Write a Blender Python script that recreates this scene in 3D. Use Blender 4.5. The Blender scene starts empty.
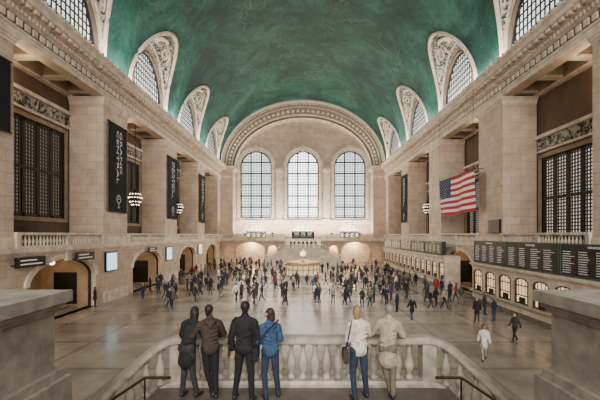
import bpy, math, random
import numpy as np
from mathutils import Vector, Matrix
random.seed(7)
PI=math.pi
C=bpy.context.scene.collection

# ------------------------------------------------------------------ materials
def base_mat(name):
    m=bpy.data.materials.new(name); m.use_nodes=True
    nt=m.node_tree; b=nt.nodes['Principled BSDF']
    return m,nt,b
def mat(name,col,rough=.6,metal=0,noise=.0,scale=3,emit=None,es=0,bump=0):
    m,nt,b=base_mat(name)
    b.inputs['Roughness'].default_value=rough; b.inputs['Metallic'].default_value=metal
    b.inputs['Base Color'].default_value=(*col,1)
    if noise or bump:
        g=nt.nodes.new('ShaderNodeNewGeometry'); n=nt.nodes.new('ShaderNodeTexNoise')
        n.inputs['Scale'].default_value=scale; n.inputs['Detail'].default_value=8
        nt.links.new(g.outputs['Position'],n.inputs['Vector'])
        if noise:
            r=nt.nodes.new('ShaderNodeValToRGB')
            r.color_ramp.elements[0].position=.32; r.color_ramp.elements[1].position=.68
            r.color_ramp.elements[0].color=(*[c*(1-noise) for c in col],1)
            r.color_ramp.elements[1].color=(*[min(1,c*(1+noise)) for c in col],1)
            nt.links.new(n.outputs['Fac'],r.inputs['Fac']); nt.links.new(r.outputs['Color'],b.inputs['Base Color'])
        if bump:
            bp=nt.nodes.new('ShaderNodeBump'); bp.inputs['Strength'].default_value=bump; bp.inputs['Distance'].default_value=.3
            nt.links.new(n.outputs['Fac'],bp.inputs['Height']); nt.links.new(bp.outputs['Normal'],b.inputs['Normal'])
    if emit:
        b.inputs['Emission Color'].default_value=(*emit,1); b.inputs['Emission Strength'].default_value=es
    return m
def stone_block(name,c1,c2,mortar,bw=1.7,bh=.74):
    m,nt,b=base_mat(name); N=nt.nodes.new; L=nt.links.new
    g=N('ShaderNodeNewGeometry'); s=N('ShaderNodeSeparateXYZ'); L(g.outputs['Position'],s.inputs[0])
    a=N('ShaderNodeMath'); a.operation='ADD'; L(s.outputs['X'],a.inputs[0]); L(s.outputs['Y'],a.inputs[1])
    c=N('ShaderNodeCombineXYZ'); L(a.outputs[0],c.inputs[0]); L(s.outputs['Z'],c.inputs[1])
    br=N('ShaderNodeTexBrick'); L(c.outputs[0],br.inputs['Vector'])
    br.inputs['Scale'].default_value=1; br.inputs['Brick Width'].default_value=bw; br.inputs['Row Height'].default_value=bh
    br.inputs['Mortar Size'].default_value=.014; br.inputs['Mortar Smooth'].default_value=.3
    br.inputs['Color1'].default_value=(*c1,1); br.inputs['Color2'].default_value=(*c2,1); br.inputs['Mortar'].default_value=(*mortar,1)
    n=N('ShaderNodeTexNoise'); n.inputs['Scale'].default_value=.7; n.inputs['Detail'].default_value=9; n.inputs['Roughness'].default_value=.65; L(g.outputs['Position'],n.inputs['Vector'])
    mx=N('ShaderNodeMix'); mx.data_type='RGBA'; mx.blend_type='MULTIPLY'; mx.inputs['Factor'].default_value=.6
    r=N('ShaderNodeValToRGB'); r.color_ramp.elements[0].position=.34; r.color_ramp.elements[0].color=(.58,.52,.47,1)
    r.color_ramp.elements[1].position=.62; L(n.outputs['Fac'],r.inputs['Fac'])
    L(br.outputs['Color'],mx.inputs['A']); L(r.outputs['Color'],mx.inputs['B']); L(mx.outputs['Result'],b.inputs['Base Color'])
    b.inputs['Roughness'].default_value=.6
    bp=N('ShaderNodeBump'); bp.inputs['Strength'].default_value=.3; bp.inputs['Distance'].default_value=.02; bp.invert=True
    L(br.outputs['Fac'],bp.inputs['Height']); L(bp.outputs['Normal'],b.inputs['Normal'])
    return m
M={}
M['stone']=stone_block('caen_stone_blocks',(.67,.525,.395),(.60,.465,.345),(.33,.24,.17))
M['stone_pale']=mat('carved_stone',(.68,.57,.45),.7,noise=.2,scale=1.4)
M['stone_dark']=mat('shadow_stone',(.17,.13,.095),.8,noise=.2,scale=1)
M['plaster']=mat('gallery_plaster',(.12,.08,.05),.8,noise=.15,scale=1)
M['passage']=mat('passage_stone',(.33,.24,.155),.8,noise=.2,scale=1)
M['marble']=mat('balustrade_marble',(.42,.36,.295),.45,noise=.3,scale=5)
M['marble_block']=mat('parapet_marble',(.33,.29,.245),.5,noise=.28,scale=5)
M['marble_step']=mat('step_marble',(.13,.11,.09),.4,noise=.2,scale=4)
M['bronze']=mat('dark_bronze',(.03,.02,.014),.45,metal=.4)
M['railmetal']=mat('worn_brass_rail',(.20,.13,.06),.35,metal=.9)
M['grille']=mat('grille_bronze',(.035,.025,.018),.55)
M['iron']=mat('window_iron',(.014,.014,.014),.5)
M['brass']=mat('polished_brass',(.6,.42,.18),.3,metal=1)
M['black']=mat('black_panel',(.006,.006,.007),.35)
M['banner']=mat('black_banner_cloth',(.005,.005,.006),.9)
M['white_print']=mat('white_print',(.6,.6,.58),.7,emit=(.9,.9,.9),es=.05)
M['led']=mat('board_lettering',(.5,.5,.46),.6,emit=(1,.95,.88),es=.32)
M['greenboard']=mat('green_board',(.012,.035,.026),.4)
M['greenframe']=mat('green_patina_frame',(.05,.09,.065),.5)
M['pane_east']=mat('daylit_glass',(.4,.43,.44),.2,emit=(.88,.96,1),es=1.7,noise=.3,scale=.4)
M['pane_east_c']=mat('bright_daylit_glass',(.6,.62,.62),.2,emit=(.97,.99,1),es=4.5,noise=.2,scale=.4)
M['pane_side']=mat('side_grille_glass',(.10,.08,.06),.3,emit=(.85,.68,.5),es=.2)
M['pane_side_r']=mat('side_grille_glass_bright',(.3,.27,.23),.3,emit=(.95,.87,.76),es=.85)
M['pane_lun']=mat('lunette_glass',(.4,.42,.4),.2,emit=(.92,.96,.92),es=1.6)
M['warm']=mat('warm_lit_panel',(.7,.6,.45),.5,emit=(1,.72,.38),es=2.8)
M['cream_lit']=mat('cream_lit_panel',(.7,.55,.38),.5,emit=(1,.68,.38),es=1.2)
M['booth_glass']=mat('booth_glass',(.25,.2,.15),.2,emit=(1,.78,.5),es=.8)
M['bulb']=mat('lamp_bulb',(1,.9,.7),.3,emit=(1,.82,.55),es=5)
M['screen']=mat('monitor_screen',(.3,.5,.6),.3,emit=(.6,.85,1),es=1.5)
M['redf']=mat('flag_red',(.46,.02,.03),.8); M['whitef']=mat('flag_white',(.8,.76,.72),.8); M['bluef']=mat('flag_blue',(.015,.025,.09),.8)
M['opal']=mat('opal_clock_face',(.9,.85,.7),.3,emit=(1,.9,.7),es=1.8)
M['gold']=mat('gold_leaf_line',(.22,.28,.18),.5)
def ceil_mat():
    m,nt,b=base_mat('teal_painted_vault'); N=nt.nodes.new; L=nt.links.new
    g=N('ShaderNodeNewGeometry')
    n=N('ShaderNodeTexNoise'); n.inputs['Scale'].default_value=.15; n.inputs['Detail'].default_value=14; n.inputs['Roughness'].default_value=.8; n.inputs['Distortion'].default_value=.5; L(g.outputs['Position'],n.inputs['Vector'])
    r=N('ShaderNodeValToRGB'); r.color_ramp.elements[0].position=.42; r.color_ramp.elements[0].color=(.004,.040,.032,1)
    r.color_ramp.elements[1].position=.64; r.color_ramp.elements[1].color=(.050,.185,.145,1); L(n.outputs['Fac'],r.inputs['Fac'])
    e=r.color_ramp.elements.new(.52); e.color=(.014,.090,.068,1)
    n2=N('ShaderNodeTexNoise'); n2.inputs['Scale'].default_value=.55; n2.inputs['Detail'].default_value=6; n2.inputs['Distortion'].default_value=1.2
    L(g.outputs['Position'],n2.inputs['Vector'])
    r2=N('ShaderNodeValToRGB'); e=r2.color_ramp.elements
    e[0].position=.49; e[0].color=(0,0,0,1); e[1].position=.5; e[1].color=(1,1,1,1); x=e.new(.51); x.color=(0,0,0,1)
    L(n2.outputs['Fac'],r2.inputs['Fac'])
    n3=N('ShaderNodeTexNoise'); n3.inputs['Scale'].default_value=.08; n3.inputs['Detail'].default_value=1; L(g.outputs['Position'],n3.inputs['Vector'])
    r3=N('ShaderNodeValToRGB'); r3.color_ramp.elements[0].position=.44; r3.color_ramp.elements[1].position=.54; L(n3.outputs['Fac'],r3.inputs['Fac'])
    mu=N('ShaderNodeMath'); mu.operation='MULTIPLY'; L(r2.outputs['Color'],mu.inputs[0]); L(r3.outputs['Color'],mu.inputs[1])
    mu2=N('ShaderNodeMath'); mu2.operation='MULTIPLY'; mu2.inputs[1].default_value=.5; L(mu.outputs[0],mu2.inputs[0])
    mx=N('ShaderNodeMix'); mx.data_type='RGBA'; L(mu2.outputs[0],mx.inputs['Factor']); L(r.outputs['Color'],mx.inputs['A']); mx.inputs['B'].default_value=(.16,.24,.15,1)
    L(mx.outputs['Result'],b.inputs['Base Color']); b.inputs['Roughness'].default_value=.6
    return m
M['ceil']=ceil_mat()
def floor_mat():
    m,nt,b=base_mat('tennessee_marble_floor'); N=nt.nodes.new; L=nt.links.new
    g=N('ShaderNodeNewGeometry')
    br=N('ShaderNodeTexBrick'); br.offset=0; L(g.outputs['Position'],br.inputs['Vector']); br.inputs['Scale'].default_value=1
    br.inputs['Brick Width'].default_value=4.2; br.inputs['Row Height'].default_value=4.2; br.inputs['Mortar Size'].default_value=.14; br.inputs['Mortar Smooth'].default_value=.1
    br.inputs['Color1'].default_value=(.42,.365,.31,1); br.inputs['Color2'].default_value=(.37,.32,.27,1); br.inputs['Mortar'].default_value=(.29,.245,.205,1)
    b2=N('ShaderNodeTexBrick'); b2.offset=0; L(g.outputs['Position'],b2.inputs['Vector']); b2.inputs['Scale'].default_value=1
    b2.inputs['Brick Width'].default_value=.7; b2.inputs['Row Height'].default_value=.7; b2.inputs['Mortar Size'].default_value=.008
    b2.inputs['Color1'].default_value=(1,1,1,1); b2.inputs['Color2'].default_value=(.84,.83,.82,1); b2.inputs['Mortar'].default_value=(.7,.7,.7,1)
    n=N('ShaderNodeTexNoise'); n.inputs['Scale'].default_value=.35; n.inputs['Detail'].default_value=9; L(g.outputs['Position'],n.inputs['Vector'])
    r=N('ShaderNodeValToRGB'); r.color_ramp.elements[0].position=.32; r.color_ramp.elements[0].color=(.52,.50,.48,1); r.color_ramp.elements[1].position=.66
    L(n.outputs['Fac'],r.inputs['Fac'])
    m1=N('ShaderNodeMix'); m1.data_type='RGBA'; m1.blend_type='MULTIPLY'; m1.inputs['Factor'].default_value=1
    L(br.outputs['Color'],m1.inputs['A']); L(b2.outputs['Color'],m1.inputs['B'])
    m2=N('ShaderNodeMix'); m2.data_type='RGBA'; m2.blend_type='MULTIPLY'; m2.inputs['Factor'].default_value=.8
    L(m1.outputs['Result'],m2.inputs['A']); L(r.outputs['Color'],m2.inputs['B'])
    L(m2.outputs['Result'],b.inputs['Base Color'])
    rr=N('ShaderNodeMapRange'); rr.inputs['To Min'].default_value=.10; rr.inputs['To Max'].default_value=.34; L(n.outputs['Fac'],rr.inputs['Value']); L(rr.outputs[0],b.inputs['Roughness'])
    return m
M['floor']=floor_mat()
def orn_mat():
    m,nt,b=base_mat('relief_plaster'); N=nt.nodes.new; L=nt.links.new
    g=N('ShaderNodeNewGeometry')
    n=N('ShaderNodeTexNoise'); n.inputs['Scale'].default_value=1.9; n.inputs['Detail'].default_value=5; n.inputs['Distortion'].default_value=1.8
    L(g.outputs['Position'],n.inputs['Vector'])
    r=N('ShaderNodeValToRGB'); r.color_ramp.elements[0].position=.43; r.color_ramp.elements[0].color=(.045,.042,.036,1)  # dark end paints shade into the crevices of the relief
    r.color_ramp.elements[1].position=.56; r.color_ramp.elements[1].color=(.58,.52,.44,1); L(n.outputs['Fac'],r.inputs['Fac'])
    L(r.outputs['Color'],b.inputs['Base Color']); b.inputs['Roughness'].default_value=.8
    bp=N('ShaderNodeBump'); bp.inputs['Strength'].default_value=1; bp.inputs['Distance'].default_value=.4
    L(n.outputs['Fac'],bp.inputs['Height']); L(bp.outputs['Normal'],b.inputs['Normal'])
    return m
M['orn']=orn_mat()

# ------------------------------------------------------------------ mesh builder
def wloc(o):
    v=Vector((0,0,0))
    while o is not None:
        v+=o.location; o=o.parent
    return v
class MB:
    def __init__(s): s.v=[]; s.f=[]; s.m=[]
    def add(s,vs,fs,m=0):
        n=len(s.v); s.v+=[tuple(p) for p in vs]
        for f in fs: s.f.append(tuple(i+n for i in f)); s.m.append(m)
    def quad(s,a,b,c,d,m=0): s.add([a,b,c,d],[(0,1,2,3)],m)
    def box(s,x0,x1,y0,y1,z0,z1,m=0):
        x0,x1=min(x0,x1),max(x0,x1); y0,y1=min(y0,y1),max(y0,y1); z0,z1=min(z0,z1),max(z0,z1)
        s.add([(x0,y0,z0),(x1,y0,z0),(x1,y1,z0),(x0,y1,z0),(x0,y0,z1),(x1,y0,z1),(x1,y1,z1),(x0,y1,z1)],
              [(0,3,2,1),(4,5,6,7),(0,1,5,4),(1,2,6,5),(2,3,7,6),(3,0,4,7)],m)
    def ubox(s,P,u0,u1,z0,z1,d0,d1,m=0):
        s.add([P(u0,z0,d0),P(u1,z0,d0),P(u1,z0,d1),P(u0,z0,d1),P(u0,z1,d0),P(u1,z1,d0),P(u1,z1,d1),P(u0,z1,d1)],
              [(0,3,2,1),(4,5,6,7),(0,1,5,4),(1,2,6,5),(2,3,7,6),(3,0,4,7)],m)
    def uring(s,P,o,i,d0,d1,m=0,closed=False):
        n=len(o); rng=range(n if closed else n-1)
        for k in rng:
            a,b=k,(k+1)%n
            s.quad(P(*o[a],d0),P(*o[b],d0),P(*i[b],d0),P(*i[a],d0),m)
            s.quad(P(*o[a],d1),P(*o[b],d1),P(*i[b],d1),P(*i[a],d1),m)
            s.quad(P(*o[a],d0),P(*o[b],d0),P(*o[b],d1),P(*o[a],d1),m)
            s.quad(P(*i[a],d0),P(*i[b],d0),P(*i[b],d1),P(*i[a],d1),m)
    def lathe(s,cx,cy,prof,seg=16,m=0,z0=0):
        n=len(s.v)
        for r,z in prof:
            for k in range(seg):
                a=2*PI*k/seg; s.v.append((cx+r*math.cos(a),cy+r*math.sin(a),z0+z))
        for j in range(len(prof)-1):
            for k in range(seg):
                k2=(k+1)%seg
                s.f.append((n+j*seg+k,n+j*seg+k2,n+(j+1)*seg+k2,n+(j+1)*seg+k)); s.m.append(m)
        s.f.append(tuple(n+k for k in reversed(range(seg)))); s.m.append(m)
        s.f.append(tuple(n+(len(prof)-1)*seg+k for k in range(seg))); s.m.append(m)
    def sweep(s,prof,path,m=0):
        n=len(s.v); pn=len(prof); path=[Vector(p) for p in path]
        for i,p in enumerate(path):
            d=(path[min(i+1,len(path)-1)]-path[max(i-1,0)]); h=Vector((d.x,d.y,0)).normalized()
            side=Vector((h.y,-h.x,0))
            for a,b in prof: s.v.append(tuple(p+side*a+Vector((0,0,b))))
        for i in range(len(path)-1):
            for k in range(pn):
                k2=(k+1)%pn
                s.f.append((n+i*pn+k,n+i*pn+k2,n+(i+1)*pn+k2,n+(i+1)*pn+k)); s.m.append(m)
        s.f.append(tuple(n+k for k in range(pn))); s.m.append(m)
        s.f.append(tuple(n+(len(path)-1)*pn+k for k in range(pn))); s.m.append(m)
    def tube(s,pts,r,seg=8,m=0):
        pts=[Vector(p) for p in pts]; n=len(s.v)
        for i,p in enumerate(pts):
            d=(pts[min(i+1,len(pts)-1)]-pts[max(i-1,0)]).normalized()
            ref=Vector((0,0,1)) if abs(d.z)<.9 else Vector((1,0,0))
            u=d.cross(ref).normalized(); v=d.cross(u)
            for k in range(seg):
                a=2*PI*k/seg; s.v.append(tuple(p+u*r*math.cos(a)+v*r*math.sin(a)))
        for i in range(len(pts)-1):
            for k in range(seg):
                k2=(k+1)%seg
                s.f.append((n+i*seg+k,n+i*seg+k2,n+(i+1)*seg+k2,n+(i+1)*seg+k)); s.m.append(m)
        s.f.append(tuple(n+k for k in range(seg))); s.m.append(m)
        s.f.append(tuple(n+(len(pts)-1)*seg+k for k in range(seg))); s.m.append(m)
    def sphere(s,c,r,seg=10,m=0):
        if not hasattr(r,'__len__'): r=(r,r,r)
        rings=seg//2; n=len(s.v)
        for j in range(1,rings):
            t=PI*j/rings
            for k in range(seg):
                a=2*PI*k/seg; s.v.append((c[0]+r[0]*math.sin(t)*math.cos(a),c[1]+r[1]*math.sin(t)*math.sin(a),c[2]+r[2]*math.cos(t)))
        s.v.append((c[0],c[1],c[2]+r[2])); s.v.append((c[0],c[1],c[2]-r[2])); T=len(s.v)-2
        for j in range(rings-2):
            for k in range(seg):
                k2=(k+1)%seg; s.f.append((n+j*seg+k,n+(j+1)*seg+k,n+(j+1)*seg+k2,n+j*seg+k2)); s.m.append(m)
        for k in range(seg):
            k2=(k+1)%seg
            s.f.append((T,n+k,n+k2)); s.m.append(m); q=n+(rings-2)*seg
            s.f.append((T+1,q+k2,q+k)); s.m.append(m)
    def mesh(s,name,mats,smooth=False):
        me=bpy.data.meshes.new(name); me.from_pydata(s.v,[],s.f)
        for mm in mats: me.materials.append(mm)
        me.polygons.foreach_set('material_index',s.m)
        if smooth: me.polygons.foreach_set('use_smooth',[True]*len(s.f))
        me.update(); return me
    def build(s,name,mats,parent=None,smooth=False,local=False,kind=None):
        if not isinstance(mats,(list,tuple)): mats=[mats]
        o=bpy.data.objects.new(name,s.mesh(name,mats,smooth)); C.objects.link(o)
        if parent is not None:
            o.parent=parent
            if not local: o.location=-wloc(parent)
        if kind: o['kind']=kind
        return o
def put(name,me,parent=None,loc=(0,0,0),rotz=0):
    o=bpy.data.objects.new(name,me); C.objects.link(o); o.rotation_euler=(0,0,rotz)
    if parent is not None: o.parent=parent; o.location=Vector(loc)-wloc(parent)
    else: o.location=loc
    return o
def thing(name,label,cat,loc=(0,0,0),group=None,kind=None):
    o=bpy.data.objects.new(name,None); C.objects.link(o); o.location=loc; o.empty_display_size=.2
    if label: o['label']=label
    if cat: o['category']=cat
    if group: o['group']=group
    if kind: o['kind']=kind
    return o
def tag(o,label,cat,group=None):
    o['label']=label; o['category']=cat
    if group: o['group']=group
    return o
def text(name,s,loc,r,n,size,m,parent,align='CENTER',sx=1,ls=1,ay='CENTER'):
    cu=bpy.data.curves.new('t','FONT'); cu.body=s; cu.size=size; cu.align_x=align; cu.align_y=ay; cu.extrude=.004; cu.resolution_u=2; cu.space_line=ls
    t=bpy.data.objects.new('t',cu); C.objects.link(t)
    dg=bpy.context.evaluated_depsgraph_get(); me=bpy.data.meshes.new_from_object(t.evaluated_get(dg))
    bpy.data.objects.remove(t)
    r=Vector(r); n=Vector(n); y=n.cross(r)
    R=Matrix((r*sx,y,n)).transposed().to_4x4()
    me.transform(Matrix.Translation(Vector(loc))@R)
    me.materials.clear(); me.materials.append(m)
    o=bpy.data.objects.new(name,me); C.objects.link(o); o.parent=parent; o.location=-wloc(parent)
    return o

# ------------------------------------------------------------------ dimensions
HW=18.8; END=84.0; ZC=22.3; VB=14.9
BAYS=[27.925+14.75*i for i in range(4)]; BHW=5.125
PIERS=[18.3+14.75*i for i in range(5)]; PWD=4.5
GF=5.5
TOP=19.4
GD=3.35

def Pside(s): return lambda u,z,d: (s*(HW+d),u,z)
Pend=lambda u,z,d:(u,END+d,z)
def arch_h(h,u):
    t=(u-h['c'])/(h['w']/2); return h['zs']+h['rise']*math.sqrt(max(0,1-t*t))
def facade(mb,u0,u1,z0,ztop,holes,P,depth,N=24,m=0,mr=0):
    zt=ztop if callable(ztop) else (lambda u:ztop)
    def solid(a,b):
        k=1 if not callable(ztop) else max(1,int((b-a)/.4))
        for i in range(k):
            p=a+(b-a)*i/k; q=a+(b-a)*(i+1)/k
            mb.quad(P(p,z0,0),P(q,z0,0),P(q,zt(q),0),P(p,zt(p),0),m)
    cur=u0
    for h in sorted(holes,key=lambda h:h['c']):
        a=h['c']-h['w']/2; b=h['c']+h['w']/2
        if a>cur: solid(cur,a)
        us=[h['c']-h['w']/2*math.cos(PI*i/N) for i in range(N+1)]
        for p,q in zip(us[:-1],us[1:]):
            if h['zb']>z0: mb.quad(P(p,z0,0),P(q,z0,0),P(q,h['zb'],0),P(p,h['zb'],0),m)
            mb.quad(P(p,arch_h(h,p),0),P(q,arch_h(h,q),0),P(q,zt(q),0),P(p,zt(p),0),m)
            mb.quad(P(p,arch_h(h,p),0),P(q,arch_h(h,q),0),P(q,arch_h(h,q),depth),P(p,arch_h(h,p),depth),mr)
        for e in (a,b): mb.quad(P(e,h['zb'],0),P(e,h['zs'],0),P(e,h['zs'],depth),P(e,h['zb'],depth),mr)
        mb.quad(P(a,h['zb'],0),P(b,h['zb'],0),P(b,h['zb'],depth),P(a,h['zb'],depth),mr)
        cur=b
    if cur<u1: solid(cur,u1)
def arch_pts(c,w,zb,zs,rise,t=0,N=24):
    w2=w/2-t; r=max(0,rise-t) if rise else 0
    top=[(c-w2*math.cos(PI*i/N),(zs if rise else zs-t)+r*math.sin(PI*i/N)) for i in range(N+1)]
    return [(c-w2,zb+t)]+top+[(c+w2,zb+t)]
WN=[0]
def window(h,P,nx,nz,pane,fm,d=.5,t=.18,bar=.05,heavy=None,hz=None,hb=.13):
    WN[0]+=1
    root=thing('window_%d'%WN[0],None,None,P(h['c'],h['zb'],d),kind='structure')
    f=MB(); o=arch_pts(h['c'],h['w'],h['zb'],h['zs'],h['rise']); i=arch_pts(h['c'],h['w'],h['zb'],h['zs'],h['rise'],t)
    f.uring(P,o,i,d-.12,d+.15,closed=True); f.build('window_frame',fm,root)
    b=MB(); a0=h['c']-h['w']/2; ztop=h['zs']+h['rise']
    for k in range(1,nx):
        u=a0+h['w']*k/nx; w=hb if heavy and k%heavy==0 else bar
        b.ubox(P,u-w/2,u+w/2,h['zb'],arch_h(h,u)-.02,d-(.12 if w==hb else .02),d+.05)
    for k in range(1,nz):
        z=h['zb']+(ztop-h['zb'])*k/nz; w=hb if hz and k%hz==0 else bar
        hw=h['w']/2
        if z>h['zs'] and h['rise']: hw*=math.sqrt(max(0,1-((z-h['zs'])/h['rise'])**2))
        b.ubox(P,h['c']-hw+.02,h['c']+hw-.02,z-w/2,z+w/2,d-(.115 if w==hb else .015),d+.05)
    b.build('glazing_bars',fm,root)
    g=MB(); pts=arch_pts(h['c'],h['w']-.04,h['zb'],h['zs'],h['rise'])
    g.add([P(u,z,d+.05) for u,z in pts],[tuple(range(len(pts)))]); g.build('window_glass',pane,root)
    return root

# ------------------------------------------------------------------ floor
mb=MB(); mb.quad((-30,-4,0),(30,-4,0),(30,90,0),(-30,90,0)); mb.build('floor',M['floor'],kind='structure')

# ------------------------------------------------------------------ side walls
TN=[0]
def trim(mb,mats,smooth=False):
    TN[0]+=1; return mb.build('trim_%d'%TN[0],mats,kind='structure',smooth=smooth)
BN=['nearest','second','third','farthest']
gl=MB(); gl.sphere((0,0,0),.22,12); GLOBE=gl.mesh('lamp_globe',[M['bulb']],True)
for s,side in ((-1,'left'),(1,'right')):
    P=Pside(s); w=MB()
    arches=[dict(c=c,w=7.8,zb=0,zs=2.8,rise=1.75) for c in BAYS]
    facade(w,-4,END,0,5.2,arches,P,.7)
    PK=lambda u,z,d,s=s:(s*(HW+5.2+d),u,z)
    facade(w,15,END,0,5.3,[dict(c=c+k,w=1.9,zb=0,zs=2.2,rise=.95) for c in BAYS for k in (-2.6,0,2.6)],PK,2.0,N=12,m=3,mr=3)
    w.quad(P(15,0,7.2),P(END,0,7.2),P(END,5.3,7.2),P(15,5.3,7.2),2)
    for y in PIERS:
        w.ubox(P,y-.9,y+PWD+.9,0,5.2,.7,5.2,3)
        w.ubox(P,y-.95,y-.88,.1,3.0,1.9,4.0,4)
    w.ubox(P,-4,22.8,GF,TOP,0,3.2)
    for y in PIERS[1:]:
        w.ubox(P,y,min(y+PWD,END),GF,TOP,0,3.2)
    w.ubox(P,-4,END,TOP,ZC,0,.9)
    zb,zs=(7.9,15.8) if s<0 else (6.0,13.5)
    PB=lambda u,z,d,s=s:(s*(HW+GD+d),u,z)
    gh=[dict(c=c,w=9.3,zb=zb,zs=zs,rise=0) for c in BAYS]
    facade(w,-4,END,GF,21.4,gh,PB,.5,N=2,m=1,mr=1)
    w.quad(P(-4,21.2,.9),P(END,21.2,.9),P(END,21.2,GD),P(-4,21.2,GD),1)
    w.build('wall_'+side,[M['stone'],M['plaster'],M['stone_dark'],M['passage'],M['black']],kind='structure')
    t=MB()
    for c in BAYS:
        t.ubox(P,c-BHW,c+BHW,19.5,20.9,GD-.45,GD,2)
        for dy in (-4.8,-1.7,1.7,4.8):
            t.ubox(P,c+dy-.3,c+dy+.3,19.7,21.2,.9,GD-.4,2)
            t.ubox(P,c+dy-.36,c+dy+.36,19.6,19.75,.9,GD-.4,0)
        t.ubox(P,c-BHW,c+BHW,19.35,19.5,GD-.55,GD,0)
    for y in PIERS:
        y1=min(y+PWD,END)
        for z0,z1,o in ((18.75,18.95,.08),(18.95,19.15,.16),(19.15,19.4,.24),(5.5,6.1,.12),(6.1,6.25,.06)):
            t.ubox(P,y-o,y1+o,z0,z1,-o,3.2)
    for c in BAYS:
        o=arch_pts(c,9.3+.7,zb-.35,zs+.35,0,0,4); i=arch_pts(c,9.3,zb,zs,0,0,4)
        t.uring(PB,o,i,-.12,.1,2,closed=True)
        t.ubox(PB,c-5.1,c+5.1,zs+.5,zs+.7,-.25,0); t.ubox(PB,c-5.1,c+5.1,zs+1.8,zs+2.1,-.4,0)
        t.ubox(PB,c-5.1,c+5.1,zs+.7,zs+1.8,-.1,0,1)
    trim(t,[M['stone_pale'],M['orn'],M['passage']])
    t=MB()
    prof=[(0,19.4),(.18,19.4),(.18,19.75),(.28,19.8),(.28,19.95),(.08,20.0),(.08,20.75),(.3,20.85),(.3,21.2),(.55,21.25),(.55,21.4),(1.05,21.5),(1.05,21.85),(1.25,22.0),(1.25,22.15),(0,22.3)]
    for (a,b),(c_,d_) in zip(prof[:-1],prof[1:]):
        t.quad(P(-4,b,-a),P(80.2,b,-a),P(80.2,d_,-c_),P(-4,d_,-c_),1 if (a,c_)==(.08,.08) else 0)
    y=16.0
    while y<80:
        t.ubox(P,y,y+.34,21.22,21.5,-.95,-.3,0)
        t.ubox(P,y+.1,y+.26,20.88,21.14,-.44,-.2,0)
        t.ubox(P,y+.42,y+.58,20.88,21.14,-.44,-.2,0)
        t.ubox(P,y,y+.26,22.1,22.5,-1.15,-.9,0)
        t.ubox(P,y+.1,y+.5,20.15,20.6,-.2,0,0)
        y+=.68
    trim(t,[M['stone_pale'],M['stone_dark']])
    t=MB()
    t.ubox(P,-4,END,5.2,GF,-.35,5.2)
    t.ubox(P,-4,80,5.02,5.2,-.2,0); t.ubox(P,-4,80,4.86,5.02,-.1,0)
    for c in BAYS:
        o=arch_pts(c,8.6,0,2.8,2.15); i=arch_pts(c,7.8,0,2.8,1.75)
        t.uring(P,o[1:-1],i[1:-1],-.12,.05)
        t.ubox(P,c-.3,c+.3,4.4,5.0,-.25,0)
    for y in PIERS:
        t.ubox(P,y,min(y+PWD,80),0,1.0,-.12,0)
    trim(t,[M['stone_pale']])
    for i,h in enumerate(gh):
        window(h,PB,30,26,M['pane_side'] if s<0 else M['pane_side_r'],M['grille'],d=.2,bar=.10,heavy=5,hz=13,hb=.28,t=.2)
    for bi,c in enumerate(BAYS):
        D=thing('door_%d'%(bi+1+(4 if s>0 else 0)),None,None,P(c,0,.5),kind='structure')
        f=MB(); o=arch_pts(c,7.8,0,2.8,1.75); i=arch_pts(c,7.8,0,2.8,1.75,.12)
        f.uring(P,o[1:-1],i[1:-1],.4,.6)
        for u in (-3.8,3.8): f.ubox(P,c+u-.08,c+u+.08,0,2.8,.4,.6)
        f.build('door_frame',M['bronze'],D)
        for k in (-2.6,0,2.6):
            f=MB(); f.ubox(P,c+k-.93,c+k-.05,.02,2.2,6.2,6.3); f.ubox(P,c+k+.05,c+k+.93,.02,2.2,6.2,6.3)
            f.build('dark_opening',M['black'],D)  # black sheets put in for the darkness of the inner doorways
        f=MB()
        f.ubox(P,c-2.2,c+2.2,3.55,4.1,4.9,5.0)
        f.build('lit_header',M['warm'],D)
        for q,(dy,dp) in enumerate(((-2.0,2.6),(2.0,2.6))):
            lx,ly,lz=P(c+dy,4.05,dp)
            r=thing('pendant_lamp','warm globe lamp in the %s %s ground floor archway, %s of two'%(BN[bi],side,('nearer','farther')[q]),'lamp',(lx,ly,lz),group='globe lamps in the archways')
            a=MB(); a.tube([(lx,ly,4.25),(lx,ly,5.2)],.025,6); a.build('lamp_rod',M['bronze'],r)
            put('lamp_globe',GLOBE,r,(lx,ly,lz))

# ------------------------------------------------------------------ vault with lunettes
def lun(u): return 8.2*math.sqrt(max(0,1-(u/5)**2))
def lunw(u): return 7.0*math.sqrt(max(0,1-(u/5)**2))
ys=set([-4+2*i for i in range(42)]+[80.0])
ys={y for y in ys if not any(abs(y-c)<5 for c in BAYS)}
for c in BAYS:
    for k in range(41): ys.add(round(c-5*math.cos(PI*k/40),5))
ys=sorted(y for y in ys if y<=80)
def th0(y):
    for c in BAYS:
        if abs(y-c)<5: return math.asin(lun(y-c)/VB)
    return 0
NT=26
def vpt(sg,th,y,off=0): return (sg*(HW-off)*math.cos(th),y,ZC+(VB-off)*math.sin(th))
v=MB()
for sg in (-1,1):
    n=len(v.v)
    for y in ys:
        t0=th0(y)
        for k in range(NT+1): v.v.append(vpt(sg,t0+(PI/2-t0)*k/NT,y))
    for j in range(len(ys)-1):
        for k in range(NT):
            a=n+j*(NT+1)+k; v.f.append((a,a+1,a+NT+2,a+NT+1)); v.m.append(0)
ceiling=v.build('ceiling',[M['ceil']],kind='structure',smooth=True)
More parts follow.
